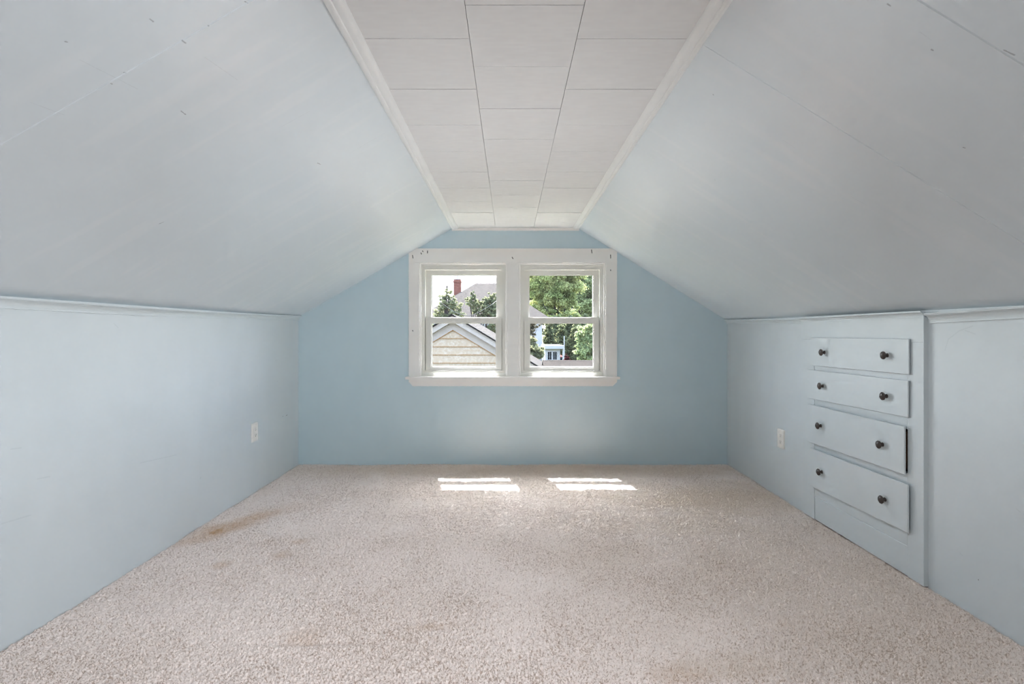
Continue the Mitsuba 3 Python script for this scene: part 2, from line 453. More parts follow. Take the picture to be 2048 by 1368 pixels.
def cornice(name, xw, sign, stations, label, scale=1.0):
    """A cove molding along a knee wall: stations are (y, top height)."""
    rings = [np.array([(xw + sign * u * scale, y, zt + v * scale) for u, v in COVE]) for y, zt in stations]
    return add(name, sweep(COVE, rings), 'paint_furniture', smooth=25, label=label, cat='molding', kind='structure')


cornice('trim_1', XL - 0.001, 1, [(YB, 1.197), (3.6, 1.189), (3.2, 1.1855), (2.86, 1.183), (2.3, 1.182), (1.72, 1.1855), (0.6, 1.185), (YF, 1.183)], 'pale blue cove molding along the top of the wall without drawers', 1.0)
cornice('trim_2', XR + 0.001, -1, [(YB, 1.168), (3.6, 1.157), (DY1 + 0.001, 1.147)], 'pale blue cove molding between the window wall and the drawers', 1.0)
cornice('trim_3', XR + 0.001, -1, [(DY0 - 0.012, 1.1440), (1.73, 1.1555), (0.6, 1.163), (YF, 1.166)], 'pale blue cove molding on the bare wall beside the drawers', 1.05)
# the moldings where slopes and flat ceiling meet, and along the window wall
BEAD = [(0.0, 0.006), (-0.002, -0.004), (0.003, -0.010), (0.011, -0.0125), (0.019, -0.0105), (0.0215, -0.0075), (0.0245, -0.0085), (0.036, -0.0085), (0.045, -0.0055), (0.051, -0.001), (0.053, 0.004), (0.053, 0.008)]


def ridge_mold(name, x0, sign, label):
    rings = [np.array([(x0 + sign * u, y, ZC + v - 0.001) for u, v in BEAD]) for y in np.linspace(YF, YB, 12)]
    return add(name, sweep(BEAD, rings), 'paint_mold', smooth=35, label=label, cat='molding', kind='structure')


ridge_mold('trim_4', XCL - 0.003, 1, 'white beaded molding between the tiles and the slope above the wall without drawers')
ridge_mold('trim_5', XCR + 0.003, -1, 'white beaded molding between the tiles and the slope above the drawers')
q = Polygon([(YB, ZC + 0.004), (YB - 0.018, ZC + 0.004), (YB - 0.019, ZC - 0.004), (YB - 0.013, ZC - 0.010), (YB - 0.008, ZC - 0.017), (YB, ZC - 0.018)])
add('trim_6', ext(q, 'x', XCL - 0.004, XCR + 0.004), 'paint_trim', smooth=25, label='short white molding where the tiles meet the window wall', cat='molding', kind='structure')

# ------------------------------------------------------------------ window trim (shared by both windows)
tag('trim_7', 'wide white painted casing, stool and apron framing both windows', 'window trim', 'structure')
CY0, CY1 = YB - 0.020, YB + 0.002
CXA, CXB, CZT = -0.8147, 0.861, 1.738
slope_clip = Polygon([(-3, 0), (3, 0), (XR, ZR), (XCR, ZC), (XCL, ZC), (XL, ZL)]).buffer(-0.001)
add('head_casing', ext(sbox(CXA, ZH, CXB, CZT).intersection(slope_clip), 'y', CY0, CY1), 'paint_trim', 'trim_7')
for a, b in ((CXA, OPEN[0][0]), (OPEN[1][1], CXB)):
    add('side_casing', ext(sbox(a, 0.706, b, ZH - 0.0006).intersection(slope_clip), 'y', CY0 + 0.0004, CY1), 'paint_trim', 'trim_7')
add('mullion_casing', bx(OPEN[0][1], OPEN[1][0], CY0 + 0.0004, CY1, 0.706, ZH - 0.0006, 0.001), 'paint_trim', 'trim_7')
stool = Polygon([(-0.8345, YB - 0.064), (0.877, YB - 0.064), (0.877, YB), (0.83, YB), (0.83, YB), (0.7697, YB), (0.7697, YB + 0.02), (0.07, YB + 0.02), (0.07, YB), (-0.0225, YB), (-0.0225, YB + 0.02), (-0.7303, YB + 0.02), (-0.7303, YB), (-0.8345, YB)])
st = ext(stool.buffer(-0.003).buffer(0.003), 'z', 0.688, 0.7075)
add('stool', st, 'paint_trim', 'trim_7')
apron = Polygon([(CXA, 0.688), (CXB, 0.688), (CXB, 0.664), (CXB - 0.034, 0.630), (CXA + 0.034, 0.630), (CXA, 0.664)])
add('apron', ext(apron, 'y', YB - 0.018, YB + 0.001), 'paint_trim', 'trim_7')


def ring(x0, x1, z0, z1, l, r, b, t):
    return sbox(x0, z0, x1, z1).difference(sbox(x0 + l, z0 + b, x1 - r, z1 - t))


def window(key, x0, x1, label):
    tag(key, label, 'window', 'structure')
    stop = join(bx(x0, x0 + 0.013, YB - 0.006, YB + 0.018, 0.7075, ZH, 0.002), bx(x1 - 0.013, x1, YB - 0.006, YB + 0.018, 0.7075, ZH, 0.002), bx(x0 + 0.013, x1 - 0.013, YB - 0.006, YB + 0.018, ZH - 0.013, ZH, 0.002))
    add('stop', stop, 'paint_trim', key)
    f1 = ext(ring(x0, x1, ZS, ZH, 0.040, 0.040, 0.056, 0.052), 'y', YB + 0.018, YB + 0.098)
    lip = ext(ring(x0 + 0.010, x1 - 0.010, ZS + 0.008, ZH - 0.008, 0.016, 0.016, 0.030, 0.022), 'y', YB + 0.008, YB + 0.020)
    sill = hull([(x, y, z) for x in (x0 + 0.004, x1 - 0.004) for y, z in ((YB + 0.004, 0.7075), (YB + 0.004, 0.735), (YB + 0.030, 0.757), (YB + 0.030, 0.7075))])
    add('frame', join(f1, lip, sill), 'vinyl', key)
    back = join(ext(ring(x0 + 0.038, x1 - 0.038, ZS, ZH - 0.045, 0.014, 0.014, 0.058, 0.012), 'y', YB + 0.0905, YB + 0.098), ext(ring(x0 + 0.038, x1 - 0.038, ZS, ZH - 0.045, 0.012, 0.012, 0.058, 0.004), 'y', YB + 0.057, YB + 0.0605))
    add('track', back, 'vinyl', key)
    a, b = x0 + 0.0445, x1 - 0.0445
    y0 = YB + 0.026
    low = ring(a, b, 0.757, 1.184, 0.043, 0.043, 0.024, 0.046)
    bead = ring(a + 0.036, b - 0.036, 0.775, 1.144, 0.014, 0.014, 0.012, 0.010)
    lip2 = bx(a + 0.07, b - 0.07, y0 - 0.006, y0 + 0.002, 1.176, 1.1835, 0.001)
    lo = add('lower_sash', join(ext(low, 'y', y0, y0 + 0.030), ext(bead, 'y', y0 + 0.012, y0 + 0.026), lip2), 'vinyl', key)
    quad = lambda u0, u1, w0, w1, y: (np.array([[u0, y, w0], [u1, y, w0], [u1, y, w1], [u0, y, w1]]), np.array([[0, 1, 2], [0, 2, 3]]))
    add('pane', quad(a + 0.045, b - 0.045, 0.780, 1.138, y0 + 0.019), 'glass_pane', lo)
    y1 = YB + 0.062
    up = ring(a, b, 1.138, 1.572, 0.040, 0.040, 0.046, 0.036)
    bead = ring(a + 0.036, b - 0.036, 1.18, 1.540, 0.010, 0.010, 0.008, 0.010)
    hi = add('upper_sash', join(ext(up, 'y', y1, y1 + 0.028), ext(bead, 'y', y1 + 0.010, y1 + 0.024)), 'vinyl', key)
    add('pane', quad(a + 0.040, b - 0.040, 1.182, 1.537, y1 + 0.017), 'glass_pane', hi)


window('window_1', *OPEN[0], 'white double-hung window looking onto the cream garage gable')
window('window_2', *OPEN[1], 'white double-hung window looking onto green trees and a small white porch')

# ------------------------------------------------------------------ carpet
rs = np.random.RandomState(7)


TUFT = 0.0086
_tx, _ty = np.meshgrid(np.arange(XL - 0.03, XR + 0.03, TUFT), np.arange(1.1, YB + 0.03, TUFT))
tufts = np.stack([_tx.ravel(), _ty.ravel()], -1) + rs.uniform(-0.45, 0.45, (_tx.size, 2)) * TUFT
tuft_h = rs.uniform(-0.003, 0.0022, len(tufts))
tuft_tree = cKDTree(tufts)


def carpet_strip(y0, y1, step):
    xs = np.arange(XL - 0.006, XR + 0.006 + step, step)
    ys = np.linspace(y0, y1, max(2, int(round((y1 - y0) / step)) + 1))
    gx, gy = np.meshgrid(xs, ys)
    p = np.stack([gx.ravel(), gy.ravel()], -1)
    d, i = tuft_tree.query(p, distance_upper_bound=0.05)
    i, d = np.minimum(i, len(tufts) - 1), np.minimum(d, 0.05)
    dome = np.clip(1 - (d / (TUFT * 0.80)) ** 2, 0, 1)
    q3 = np.c_[p, np.zeros(len(p))]
    low = 0.006 * (meshkit.fbm(q3 * [7, 11, 1], 3, 2) - 0.5) + 0.012 * (meshkit.fbm(q3 * [1.8, 2.4, 1], 2, 9) - 0.5) + 0.005 * (meshkit.noise(q3 * [38, 52, 1], 4) - 0.5)
    for cx, cy, a, b, s in ((-0.70, 1.765, 0.22, 0.022, -0.010), (-0.66, 1.735, 0.20, 0.03, 0.006), (-0.16, 1.885, 0.12, 0.016, -0.006), (0.63, 1.61, 0.08, 0.03, -0.008)):
        low += s * np.exp(-((p[:, 0] - cx) / a) ** 2 - ((p[:, 1] - cy) / b) ** 2)
    edge = np.minimum(np.minimum(p[:, 0] - XL, XR - p[:, 0]), YB - p[:, 1])
    z = -0.010 + 0.0105 * dome + tuft_h[i] * dome + low - 0.010 * np.exp(-np.clip(edge, 0, 1) / 0.008)
    n, m = len(xs), len(ys)
    a = (np.arange(m - 1)[:, None] * n + np.arange(n - 1)[None]).ravel()
    f = np.vstack([np.c_[a, a + 1, a + n + 1], np.c_[a, a + n + 1, a + n]])
    return np.c_[p, z], f


pv, pf, off = [], [], 0
for args in ((YF, 1.2, 0.03), (1.19, 1.95, 0.0027), (1.945, 2.65, 0.0034), (2.645, YB + 0.001, 0.0046)):
    v, f = carpet_strip(*args)
    pv.append(v)
    pf.append(f + off)
    off += len(v)
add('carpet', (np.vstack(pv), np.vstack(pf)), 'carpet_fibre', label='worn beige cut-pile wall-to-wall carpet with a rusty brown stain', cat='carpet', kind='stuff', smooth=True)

# ------------------------------------------------------------------ built-in drawers
D = 'built_in_dresser'
tag(D, 'pale blue built-in chest of four drawers with dark round knobs, set in the knee wall', 'dresser')
FX = XR - 0.020                                      # face frame plane
ft = 0.022
add('top_rail', bx(FX, FX + ft, DY0, DY1, 1.0227, 1.128, 0.0005), 'paint_furniture', D)
add('stile', bx(FX, FX + ft, DY0, DY0 + 0.0875, -0.003, 1.0225, 0.0005), 'paint_furniture', D)
add('stile', bx(FX, FX + ft, DY1 - 0.118, DY1, -0.003, 1.0225, 0.0005), 'paint_furniture', D)
SA, SB = DY0 + 0.0885, DY1 - 0.119
add('rail', bx(FX + 0.001, FX + ft, SA, SB, 0.838, 0.893, 0.0012), 'paint_furniture', D)
add('rail', bx(FX + 0.001, FX + ft, SA, SB, 0.640, 0.700, 0.0012), 'paint_furniture', D)
add('rail', bx(FX + 0.001, FX + ft, SA, SB, 0.392, 0.449, 0.0012), 'paint_furniture', D)
add('rail', bx(FX + 0.001, FX + ft, SA, SB, 0.131, 0.203, 0.0012), 'paint_furniture', D)
add('kick_board', bx(FX + 0.0025, FX + ft, SA, SB, -0.003, 0.1295, 0.0025), 'paint_furniture', D)
BX1 = XR + 0.42
body = join(bx(FX + ft, BX1, DY0 + 0.032, DY0 + 0.044, 0.03, 1.09), bx(FX + ft, BX1, DY1 - 0.044, DY1 - 0.032, 0.03, 1.09), bx(BX1, BX1 + 0.01, DY0 + 0.032, DY1 - 0.032, 0.03, 1.09), bx(FX + ft, BX1, DY0 + 0.044, DY1 - 0.044, 1.075, 1.09), bx(FX + ft, BX1, DY0 + 0.044, DY1 - 0.044, 0.03, 0.045))
add('carcass', body, 'dark_wood', D)
rings = [np.array([(FX + 0.001 - u * 0.62, y, zt + v * 0.72) for u, v in COVE]) for y, zt in ((DY0 - 0.004, 1.1545), (2.6, 1.1530), (DY1 + 0.010, 1.1500))]
add('cornice', sweep(COVE, rings), 'paint_furniture', D, smooth=25)
knob_prof = [(0, 0), (0.0095, 0), (0.0098, 0.0015), (0.0075, 0.004), (0.0058, 0.008), (0.0056, 0.012), (0.0075, 0.0155), (0.0150, 0.0175)]
rim_prof = [(0.0150, 0.0172), (0.0182, 0.0182), (0.0186, 0.0198), (0.0178, 0.0212), (0.0150, 0.0218), (0.0150, 0.0172)]
cap_prof = [(0.0168, 0.0205), (0.0160, 0.0222), (0.0125, 0.0250), (0.0070, 0.0270), (0.0, 0.0276)]


def turn_to_room(m, x, y, z):                        # the lathe's z axis becomes -x
    v = m.vertices
    return trimesh.Trimesh(np.stack([x - v[:, 2], y + v[:, 0], z - v[:, 1]], -1), m.faces, process=False)


DRAWERS = [  # front plane, pulled-out amount, corners (near y, far y), heights near/far top and bottom, knobs (near y, z), (far y, z), edge thickness
    (FX - 0.010, 0.0045, 2.224, 2.941, 1.0360, 1.0340, 0.8815, 0.8740, (2.351, 0.9593), (2.821, 0.9537)),
    (FX - 0.010, 0.0045, 2.228, 2.976, 0.8547, 0.8490, 0.6940, 0.6825, (2.355, 0.7720), (2.835, 0.7680)),
    (FX - 0.019, 0.011, 2.238, 2.964, 0.6533, 0.6510, 0.4439, 0.4330, (2.368, 0.5470), (2.838, 0.5476)),
    (FX - 0.018, 0.0105, 2.220, 2.946, 0.4050, 0.4025, 0.1960, 0.1845, (2.354, 0.2980), (2.831, 0.2940))]
WORDS = ['topmost', 'second', 'third', 'lowest']
for w, (x, gap, ya, yb, zta, ztb, zba, zbb, k1, k2) in zip(WORDS, DRAWERS):
    t = FX - x - gap - 0.0012                        # the front's own thickness
    t = max(t, 0.0045)
    c, pts = 0.0016, []
    for y, z, sy, sz in ((ya, zba, 1, 1), (yb, zbb, -1, 1), (yb, ztb, -1, -1), (ya, zta, 1, -1)):
        pts += [(x, y + sy * c, z + sz * c), (x + c, y, z), (x + t, y, z)]
    d = add('drawer', hull(pts), 'paint_furniture', D)
    # the box behind it, open at the top
    b0, b1, zb, zt = DY0 + 0.100, DY1 - 0.128, zba + 0.022, zta - 0.028
    xb = XR + 0.36
    bxs = join(bx(x + t - 0.0005, xb, b0, b0 + 0.011, zb, zt), bx(x + t - 0.0005, xb, b1 - 0.011, b1, zb, zt), bx(xb - 0.011, xb, b0 + 0.011, b1 - 0.011, zb, zt), bx(x + t - 0.0005, xb - 0.011, b0 + 0.011, b1 - 0.011, zb, zb + 0.008), bx(x + t - 0.0005, x + t + 0.010, b0 + 0.011, b1 - 0.011, zb + 0.008, zt))
    add('drawer_box', bxs, 'dark_wood', d, label='dark wooden drawer box')
    for y, z in (k1, k2):
        m = join(lathe(knob_prof), lathe(rim_prof), lathe(cap_prof))
        add('knob', turn_to_room(m, x + 0.0004, y, z), 'bronze', d, smooth=40, label='dark bronze round knob')

# ------------------------------------------------------------------ outlets


def outlet(x, sign, y, z, label):
    """sign: the direction out of the wall along x."""
    key = numbered('wall_outlet')
    tag(key, label, 'outlet', group='white duplex outlets on the knee walls')
    plate = sbox(-0.040, -0.062, 0.040, 0.062).buffer(-0.004).buffer(0.004)

    def put(m):
        v = m.vertices
        return trimesh.Trimesh(np.stack([x + sign * v[:, 2], y - sign * v[:, 0], z + v[:, 1]], -1), m.faces, process=False)

    def dome(poly, z0, z1, inset):
        a, b = ext(poly, 'z', z0, z0 + 0.001).vertices, ext(poly.buffer(-inset), 'z', z1 - 0.001, z1).vertices
        return hull(np.vstack([a, b]))
    add('cover_plate', put(dome(plate, -0.001, 0.0058, 0.003)), 'plastic_white', key)
    for zz in (-0.0195, 0.0195):
        rc = shapely.affinity.translate(shapely.geometry.Point(0, 0).buffer(0.0172).intersection(sbox(-0.02, -0.0138, 0.02, 0.0138)), 0, zz)
        r = add('socket', put(dome(rc, 0.004, 0.0078, 0.0008)), 'plastic_white', key)
        sl = join(*[bx(cx - w / 2, cx + w / 2, zz + cz - h / 2, zz + cz + h / 2, 0.0074, 0.0081) for cx, cz, w, h in ((-0.0063, 0.004, 0.0022, 0.0085), (0.0063, 0.004, 0.0022, 0.0070), (0, -0.0065, 0.0050, 0.0050))])
        add('slot', put(sl), 'plastic_slot', r, label='dark socket slots')
    add('screw', put(lathe([(0, 0.005), (0.0032, 0.005), (0.0032, 0.0066), (0.0020, 0.0072), (0, 0.0073)], 12)), 'lamp_metal', key)


import shapely.affinity  # noqa: E402

outlet(XL, 1, 3.434, 0.395, 'white outlet low on the bare knee wall, above the rusty carpet stain')
outlet(XR, -1, 3.324, 0.374, 'white outlet low on the knee wall between the drawers and the window wall')

# ------------------------------------------------------------------ made-up lamps out of view, added to brighten the room


def lamp(x, y, label):  # made-up dome lamp behind the camera, general fill for the room
    key = numbered('fill_dome')
    tag(key, label, 'lamp', group='added fill lamps')
    mv = lambda m: trimesh.Trimesh(m.vertices * [1, 1, -1] + [x, y, ZC], m.faces[:, ::-1], process=False)
    add('base', mv(lathe([(0, 0.0), (0.172, 0.0), (0.174, 0.012), (0.165, 0.024), (0.0, 0.024)], 40)), 'lamp_metal', key, smooth=30)
    g = mv(lathe([(0.158 * math.cos(a), 0.024 + 0.085 * math.sin(a)) for a in np.linspace(0, math.pi / 2, 9)], 40))
    k = add('glass_dome', g, 'lamp_glass', key, smooth=True)
    scene[k]['emitter'] = {'type': 'area', 'radiance': rgb(*[DOME * c for c in TINT])}


lamp(0.04, -2.2, 'added white dome fill light on the ceiling tiles behind the viewer')
K = 'fill_spot'  # made-up spot behind the camera, added to brighten the left wall
tag(K, 'added white floor-standing fill spot with a cone shade aimed across the room', 'lamp')
lx, ly, lz = 1.36, -0.60, 1.0
sh = lambda m: trimesh.Trimesh(m.vertices + [lx, ly, 0], m.faces, process=False)
add('base', sh(lathe([(0, -0.004), (0.12, -0.004), (0.122, 0.008), (0.11, 0.016), (0.012, 0.022), (0.0, 0.022)], 32)), 'lamp_metal', K, smooth=30)
add('pole', sh(tube([(0, 0, 0.02), (0, 0, 0.5), (0, 0, lz - 0.03)], 0.010, 12)), 'lamp_metal', K, smooth=50)
aim = np.array([XL, 2.4, 0.72]) - [lx, ly, lz]
aim /= np.linalg.norm(aim)
R = trimesh.geometry.align_vectors([0, 0, 1], aim)
cone = lathe([(0, -0.06), (0.028, -0.06), (0.032, -0.02), (0.075, 0.085), (0.073, 0.086), (0.029, -0.017), (0.0, -0.017)], 32)
cone.apply_transform(R)
add('shade', sh(trimesh.Trimesh(cone.vertices + [0, 0, lz], cone.faces, process=False)), 'lamp_metal', K, smooth=35)
o = np.array([lx, ly, lz]) + aim * 0.09
scene['fill_spot_light'] = {'type': 'spot', 'to_world': T().look_at(origin=o.tolist(), target=(o + aim).tolist(), up=[0, 0, 1]), 'cutoff_angle': 40.0, 'beam_width': 12.0, 'intensity': rgb(*[SPOT * c for c in TINT])}

K = 'fill_panel'  # made-up panel just out of view, added to brighten walls and floor
tag(K, 'added round flat white fill panel on the ceiling tiles above the viewer', 'lamp')
mv2 = lambda m: trimesh.Trimesh(m.vertices * [1, 1, -1] + [0.04, 1.0, ZC], m.faces[:, ::-1], process=False)
add('rim', mv2(lathe([(0, 0.0), (0.172, 0.0), (0.174, 0.014), (0.168, 0.019), (0.162, 0.018), (0.162, 0.010), (0.0, 0.010)], 40)), 'lamp_metal', K, smooth=30)
k = add('diffuser', mv2(lathe([(0.160, 0.0165), (0.0, 0.0166)], 40)), 'lamp_glass', K)
scene[k]['emitter'] = {'type': 'area', 'radiance': rgb(*[PANEL * c for c in TINT])}
K = 'fill_uplight'  # made-up uplight below the view, added to brighten slopes and ceiling
tag(K, 'added small white fill uplight on the carpet throwing light up to the ceiling', 'lamp')
mv3 = lambda m: trimesh.Trimesh(m.vertices + [0.0, 1.18, 0.0], m.faces, process=False)
add('can', mv3(lathe([(0, -0.006), (0.066, -0.006), (0.068, 0.0), (0.068, 0.142), (0.062, 0.145), (0.060, 0.130), (0.0, 0.128)], 32)), 'lamp_metal', K, smooth=30)
o = np.array([0.0, 1.18, 0.152])
scene['fill_uplight_light'] = {'type': 'spot', 'to_world': T().look_at(origin=o.tolist(), target=[0.0, 3.0, 1.9], up=[0, 1, 0]), 'cutoff_angle': 47.0, 'beam_width': 14.0, 'intensity': rgb(*[UP * c for c in TINT])}

# ------------------------------------------------------------------ outside: ground, garage, houses, trees
GZ = -3.0
add('ground', bx(-70, 70, 5.0, 130, GZ - 0.3, GZ), 'lawn', label='green lawn below the windows', cat='lawn', kind='structure')

add('wall_outside', join(bx(-4.2, 4.2, YB + THICK + 0.002, YB + THICK + 0.13, GZ, 0.62), bx(-4.2, XL - 0.13, YB + THICK + 0.002, YB + THICK + 0.13, 0.62, 1.0), bx(XR + 0.13, 4.2, YB + THICK + 0.002, YB + THICK + 0.13, 0.62, 1.0)), 'siding_own', label='unseen lower outer wall of this house, added to block sky light from the garage', cat='wall', kind='structure')  # unseen wall, added to keep sky light off the garage front

G = 'garage'
tag(G, 'cream garage gable with lapped siding, white rake boards and grey shingle roof', 'garage')
GX, GY, GL, GS, GW = -1.3875, 12.5, 8.2, 0.60, 3.3    # ridge x, front, length, roof pitch, half width
GR = 1.446                                            # ridge top
zpk = CZ + (UY - 660.5) * GY / F                      # tip of the siding
gable = Polygon([(GX - GW, GZ), (GX + GW, GZ), (GX + GW, zpk - GS * GW), (GX, zpk), (GX - GW, zpk - GS * GW)])
add('wall', join(ext(gable, 'y', GY, GY + 0.1), ext(Polygon([(GX - GW, GZ), (GX + GW, GZ), (GX + GW, GR - 0.1 - GS * GW), (GX, GR - 0.1), (GX - GW, GR - 0.1 - GS * GW)]), 'y', GY + 0.1, GY + GL)), 'white_board', G)
course, ztop = 0.1985, zpk
zl = ZLAP
k = 0
zb = zl
while zb > GZ:
    band = gable.intersection(sbox(-9, max(zb, GZ), 9, zb + course + 0.006))
    if band.area > 1e-4:
        c = np.array(band.exterior.coords)[:-1]
        fr = [(x, GY - 0.006 - 0.020 * (1 - (z - zb) / (course + 0.006)), z) for x, z in c]
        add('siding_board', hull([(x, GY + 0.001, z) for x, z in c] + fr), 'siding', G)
    zb -= course
for s in (-1, 1):
    def strip(off0, off1, y0, y1, mat, name):
        # a board parallel to the rake, off0..off1 metres (vertical) above the siding's edge
        x1 = GX + s * (GW + 0.25)
        dz = GS * (GW + 0.25)
        p = Polygon([(GX, zpk + off0), (x1, zpk + off0 - dz), (x1, zpk + off1 - dz), (GX, zpk + off1)])
        return add(name, ext(p, 'y', y0, y1), mat, G)
    strip(-0.008, 0.010, GY - 0.042, GY, 'rust_edge', 'rake_edge')
    strip(0.010, 0.20, GY - 0.055, GY, 'white_board', 'rake_board')
    strip(0.205, 0.348, GY - 0.20, GY - 0.02, 'white_board', 'fascia')
    # the shingled slope, one lapped course after another
    parts, y0, y1 = [], GY - 0.26, GY + GL
    n = 27
    for i in range(n):
        u0, u1 = (GW + 0.40) * i / n, (GW + 0.40) * (i + 1) / n + 0.02
        za, zb2 = zpk + 0.385 - GS * u0, zpk + 0.385 - GS * u1
        pts = []
        for y in (y0, y1):
            pts += [(GX + s * u0, y, za), (GX + s * u1, y, zb2 + 0.003), (GX + s * u1, y, zb2 - 0.03), (GX + s * u0, y, za - 0.035)]
        parts.append(hull(pts))
    add('roof', join(*parts), 'shingle', G)

AZ, AY = 0.2335, 15.0                                 # the low wing behind the garage corner
slab = hull([(x, AY + dy, AZ + dz) for x in (0.95, 7.5) for dy, dz in ((-1.9, -0.855), (-1.9, -0.90), (-0.02, -0.05), (-0.02, 0.0), (0.06, -0.03))])
wr = add('wing_roof', join(slab, hull([(x, AY + dy, AZ + dz) for x in (0.95, 7.5) for dy, dz in ((0.0, 0.0), (0.0, -0.05), (2.0, -0.95), (2.0, -1.0))])), 'shingle', G)
for i in range(20):
    add('ridge_cap', hull([(x, AY + dy, AZ + dz + 0.004 * (i % 2)) for x in (0.95 + 0.33 * i, 0.95 + 0.33 * i + 0.335) for dy, dz in ((-0.11, -0.044), (-0.02, 0.009), (0.02, 0.009), (0.11, -0.046), (0.0, -0.02))]), 'shingle', wr)
add('wing_wall', ext(Polygon([(13.35, GZ), (16.8, GZ), (16.8, -0.70), (15.0, 0.17), (13.35, -0.58)]), 'x', 1.95, 7.3), 'white_board', G)

H = 'house'
tag(H, 'white two-storey house with grey hip roof and tall red brick chimney beyond the garage', 'house')
hx0, hx1, hy0, hy1, hz = -8.1, 3.47, 44.5, 54.5, 2.28
rz, ry = 5.74, 49.5
rx0, rx1 = at(951, 567, ry)[0], at(993, 567, ry)[0]
roof = hull([(hx0, hy0, hz), (hx1, hy0, hz), (hx1, hy1, hz), (hx0, hy1, hz), (hx0, hy0, hz - 0.15), (hx1, hy0, hz - 0.15), (hx1, hy1, hz - 0.15), (hx0, hy1, hz - 0.15), (rx0, ry, rz), (rx1, ry, rz)])
add('roof', roof, 'far_shingle', H)
add('wall', bx(hx0 + 0.55, at(1084, 0, 45.1)[0], hy0 + 0.6, hy1 - 0.6, GZ, hz - 0.1), 'far_white', H)
ch = add('chimney', join(bx(-5.32, -4.70, 48.7, 49.4, 2.0, 6.05), bx(-5.37, -4.65, 48.65, 49.45, 5.75, 5.92, 0.02)), 'brick', H)
add('flue', join(bx(-5.30, -4.72, 48.72, 49.38, 6.05, 6.12), tube([(-5.02, 49.05, 6.1), (-5.02, 49.05, 6.42)], 0.09), tube([(-5.22, 49.05, 6.40), (-4.82, 49.05, 6.40)], 0.03)), 'flue', ch)
for x in (-6.6, -4.4, -2.0, 0.4):
    w = add('window', ext(ring(x, x + 1.0, -0.2, 1.4, 0.1, 0.1, 0.1, 0.1), 'y', 45.04, 45.12), 'far_white', H)
    add('pane', bx(x + 0.09, x + 0.91, 45.06, 45.11, -0.11, 1.31), 'far_glass', w)


P = 'porch'
tag(P, 'small white flat-roofed porch with two dark windows and a white door', 'porch')
PY = 41.0
p0, p1 = at(1089, 0, PY)[0], at(1127.5, 0, PY)[0]
zt, zf = at(0, 690.6, PY)[2], at(0, 698.0, PY)[2]
add('roof', bx(p0 - 0.1, p1, PY - 0.3, PY + 3.4, zf, zt, 0.02), 'far_white', P)
pw0, pw1 = at(1091, 0, PY)[0], at(1120.5, 0, PY)[0]
wz0, wz1 = at(0, 722, PY)[2], at(0, 703, PY)[2]
frs = sbox(pw0, GZ, pw1, zf)
wins = [(at(1095, 0, PY)[0], at(1103.6, 0, PY)[0]), (at(1105.6, 0, PY)[0], at(1114.2, 0, PY)[0])]
for a, b in wins:
    frs = frs.difference(sbox(a, wz0 + 0.08, b, wz1))
add('wall', join(ext(frs, 'y', PY, PY + 0.15), bx(pw0, pw0 + 0.15, PY + 0.15, PY + 3.2, GZ, zf), bx(pw1 - 0.15, pw1, PY + 0.15, PY + 3.2, GZ, zf), bx(pw0, pw1, PY + 3.2, PY + 3.3, GZ, zf)), 'far_white', P)
for a, b in wins:
    w = add('window', join(ext(ring(a, b, wz0 + 0.08, wz1, 0.03, 0.03, 0.03, 0.03), 'y', PY - 0.02, PY + 0.05), bx((a + b) / 2 - 0.012, (a + b) / 2 + 0.012, PY - 0.01, PY + 0.03, wz0 + 0.08, wz1)), 'far_white', P)
    add('pane', bx(a + 0.02, b - 0.02, PY + 0.04, PY + 0.06, wz0 + 0.1, wz1 - 0.02), 'far_glass', w)
add('door', bx(at(1115.6, 0, PY)[0], at(1119.6, 0, PY)[0], PY - 0.03, PY + 0.02, GZ, wz1 + 0.02, 0.01), 'far_white', P)
add('post', bx(p1 - 0.12, p1, PY - 0.2, PY - 0.05, GZ, zf), 'far_white', P)
add('clothes_pole', tube([(at(1128.3, 0, 39.0)[0], 39.0, GZ), (at(1128.3, 0, 39.0)[0], 39.0, at(0, 672, 39.0)[2])], 0.045), 'far_white', smooth=40, label='thin pale pole standing beside the white porch', cat='pole')

# a red car beyond the wing roof, only a corner shows
C = 'car'
tag(C, 'red car parked beside the white porch, mostly hidden by the porch and the wing roof', 'car')
cx, cy, cz = at(1121, 0, 47.0)[0], 47.0, GZ
prof = Polygon([(-0.85, 0.32), (-0.86, 0.80), (-0.80, 0.95), (-0.62, 1.00), (-0.55, 1.33), (-0.42, 1.42), (0.42, 1.42), (0.55, 1.33), (0.62, 1.00), (0.80, 0.95), (0.86, 0.80), (0.85, 0.32)])
zc0 = at(0, 713.5, 47.0)[2] - 1.42 - cz              # stands on a raised drive
add('body', ext(shapely.affinity.translate(prof, cx, cz + zc0), 'y', cy, cy + 3.9), 'car_red', C)
add('windscreen', hull([(cx + u, y, cz + zc0 + v) for u, v, y in ((-0.52, 1.05, cy - 0.01), (0.52, 1.05, cy - 0.01), (0.40, 1.36, cy - 0.01), (-0.40, 1.36, cy - 0.01), (-0.52, 1.05, cy + 0.02), (0.52, 1.05, cy + 0.02), (0.40, 1.36, cy + 0.02), (-0.40, 1.36, cy + 0.02))]), 'far_glass', C)
for sx in (-0.78, 0.78):
    for sy in (0.7, 3.1):
        w = trimesh.creation.cylinder(0.32, 0.2, sections=20)
        v = w.vertices
        add('wheel', trimesh.Trimesh(np.stack([v[:, 2] + cx + sx, v[:, 0] + cy + sy, v[:, 1] + cz + zc0 + 0.32], -1), w.faces[:, ::-1]), 'rubber', C)
add('driveway', bx(cx - 1.2, cx + 3.0, cy - 0.6, cy + 8, GZ - 0.05, GZ + zc0), 'flue', label='grey raised driveway under the red car', cat='driveway', kind='structure')

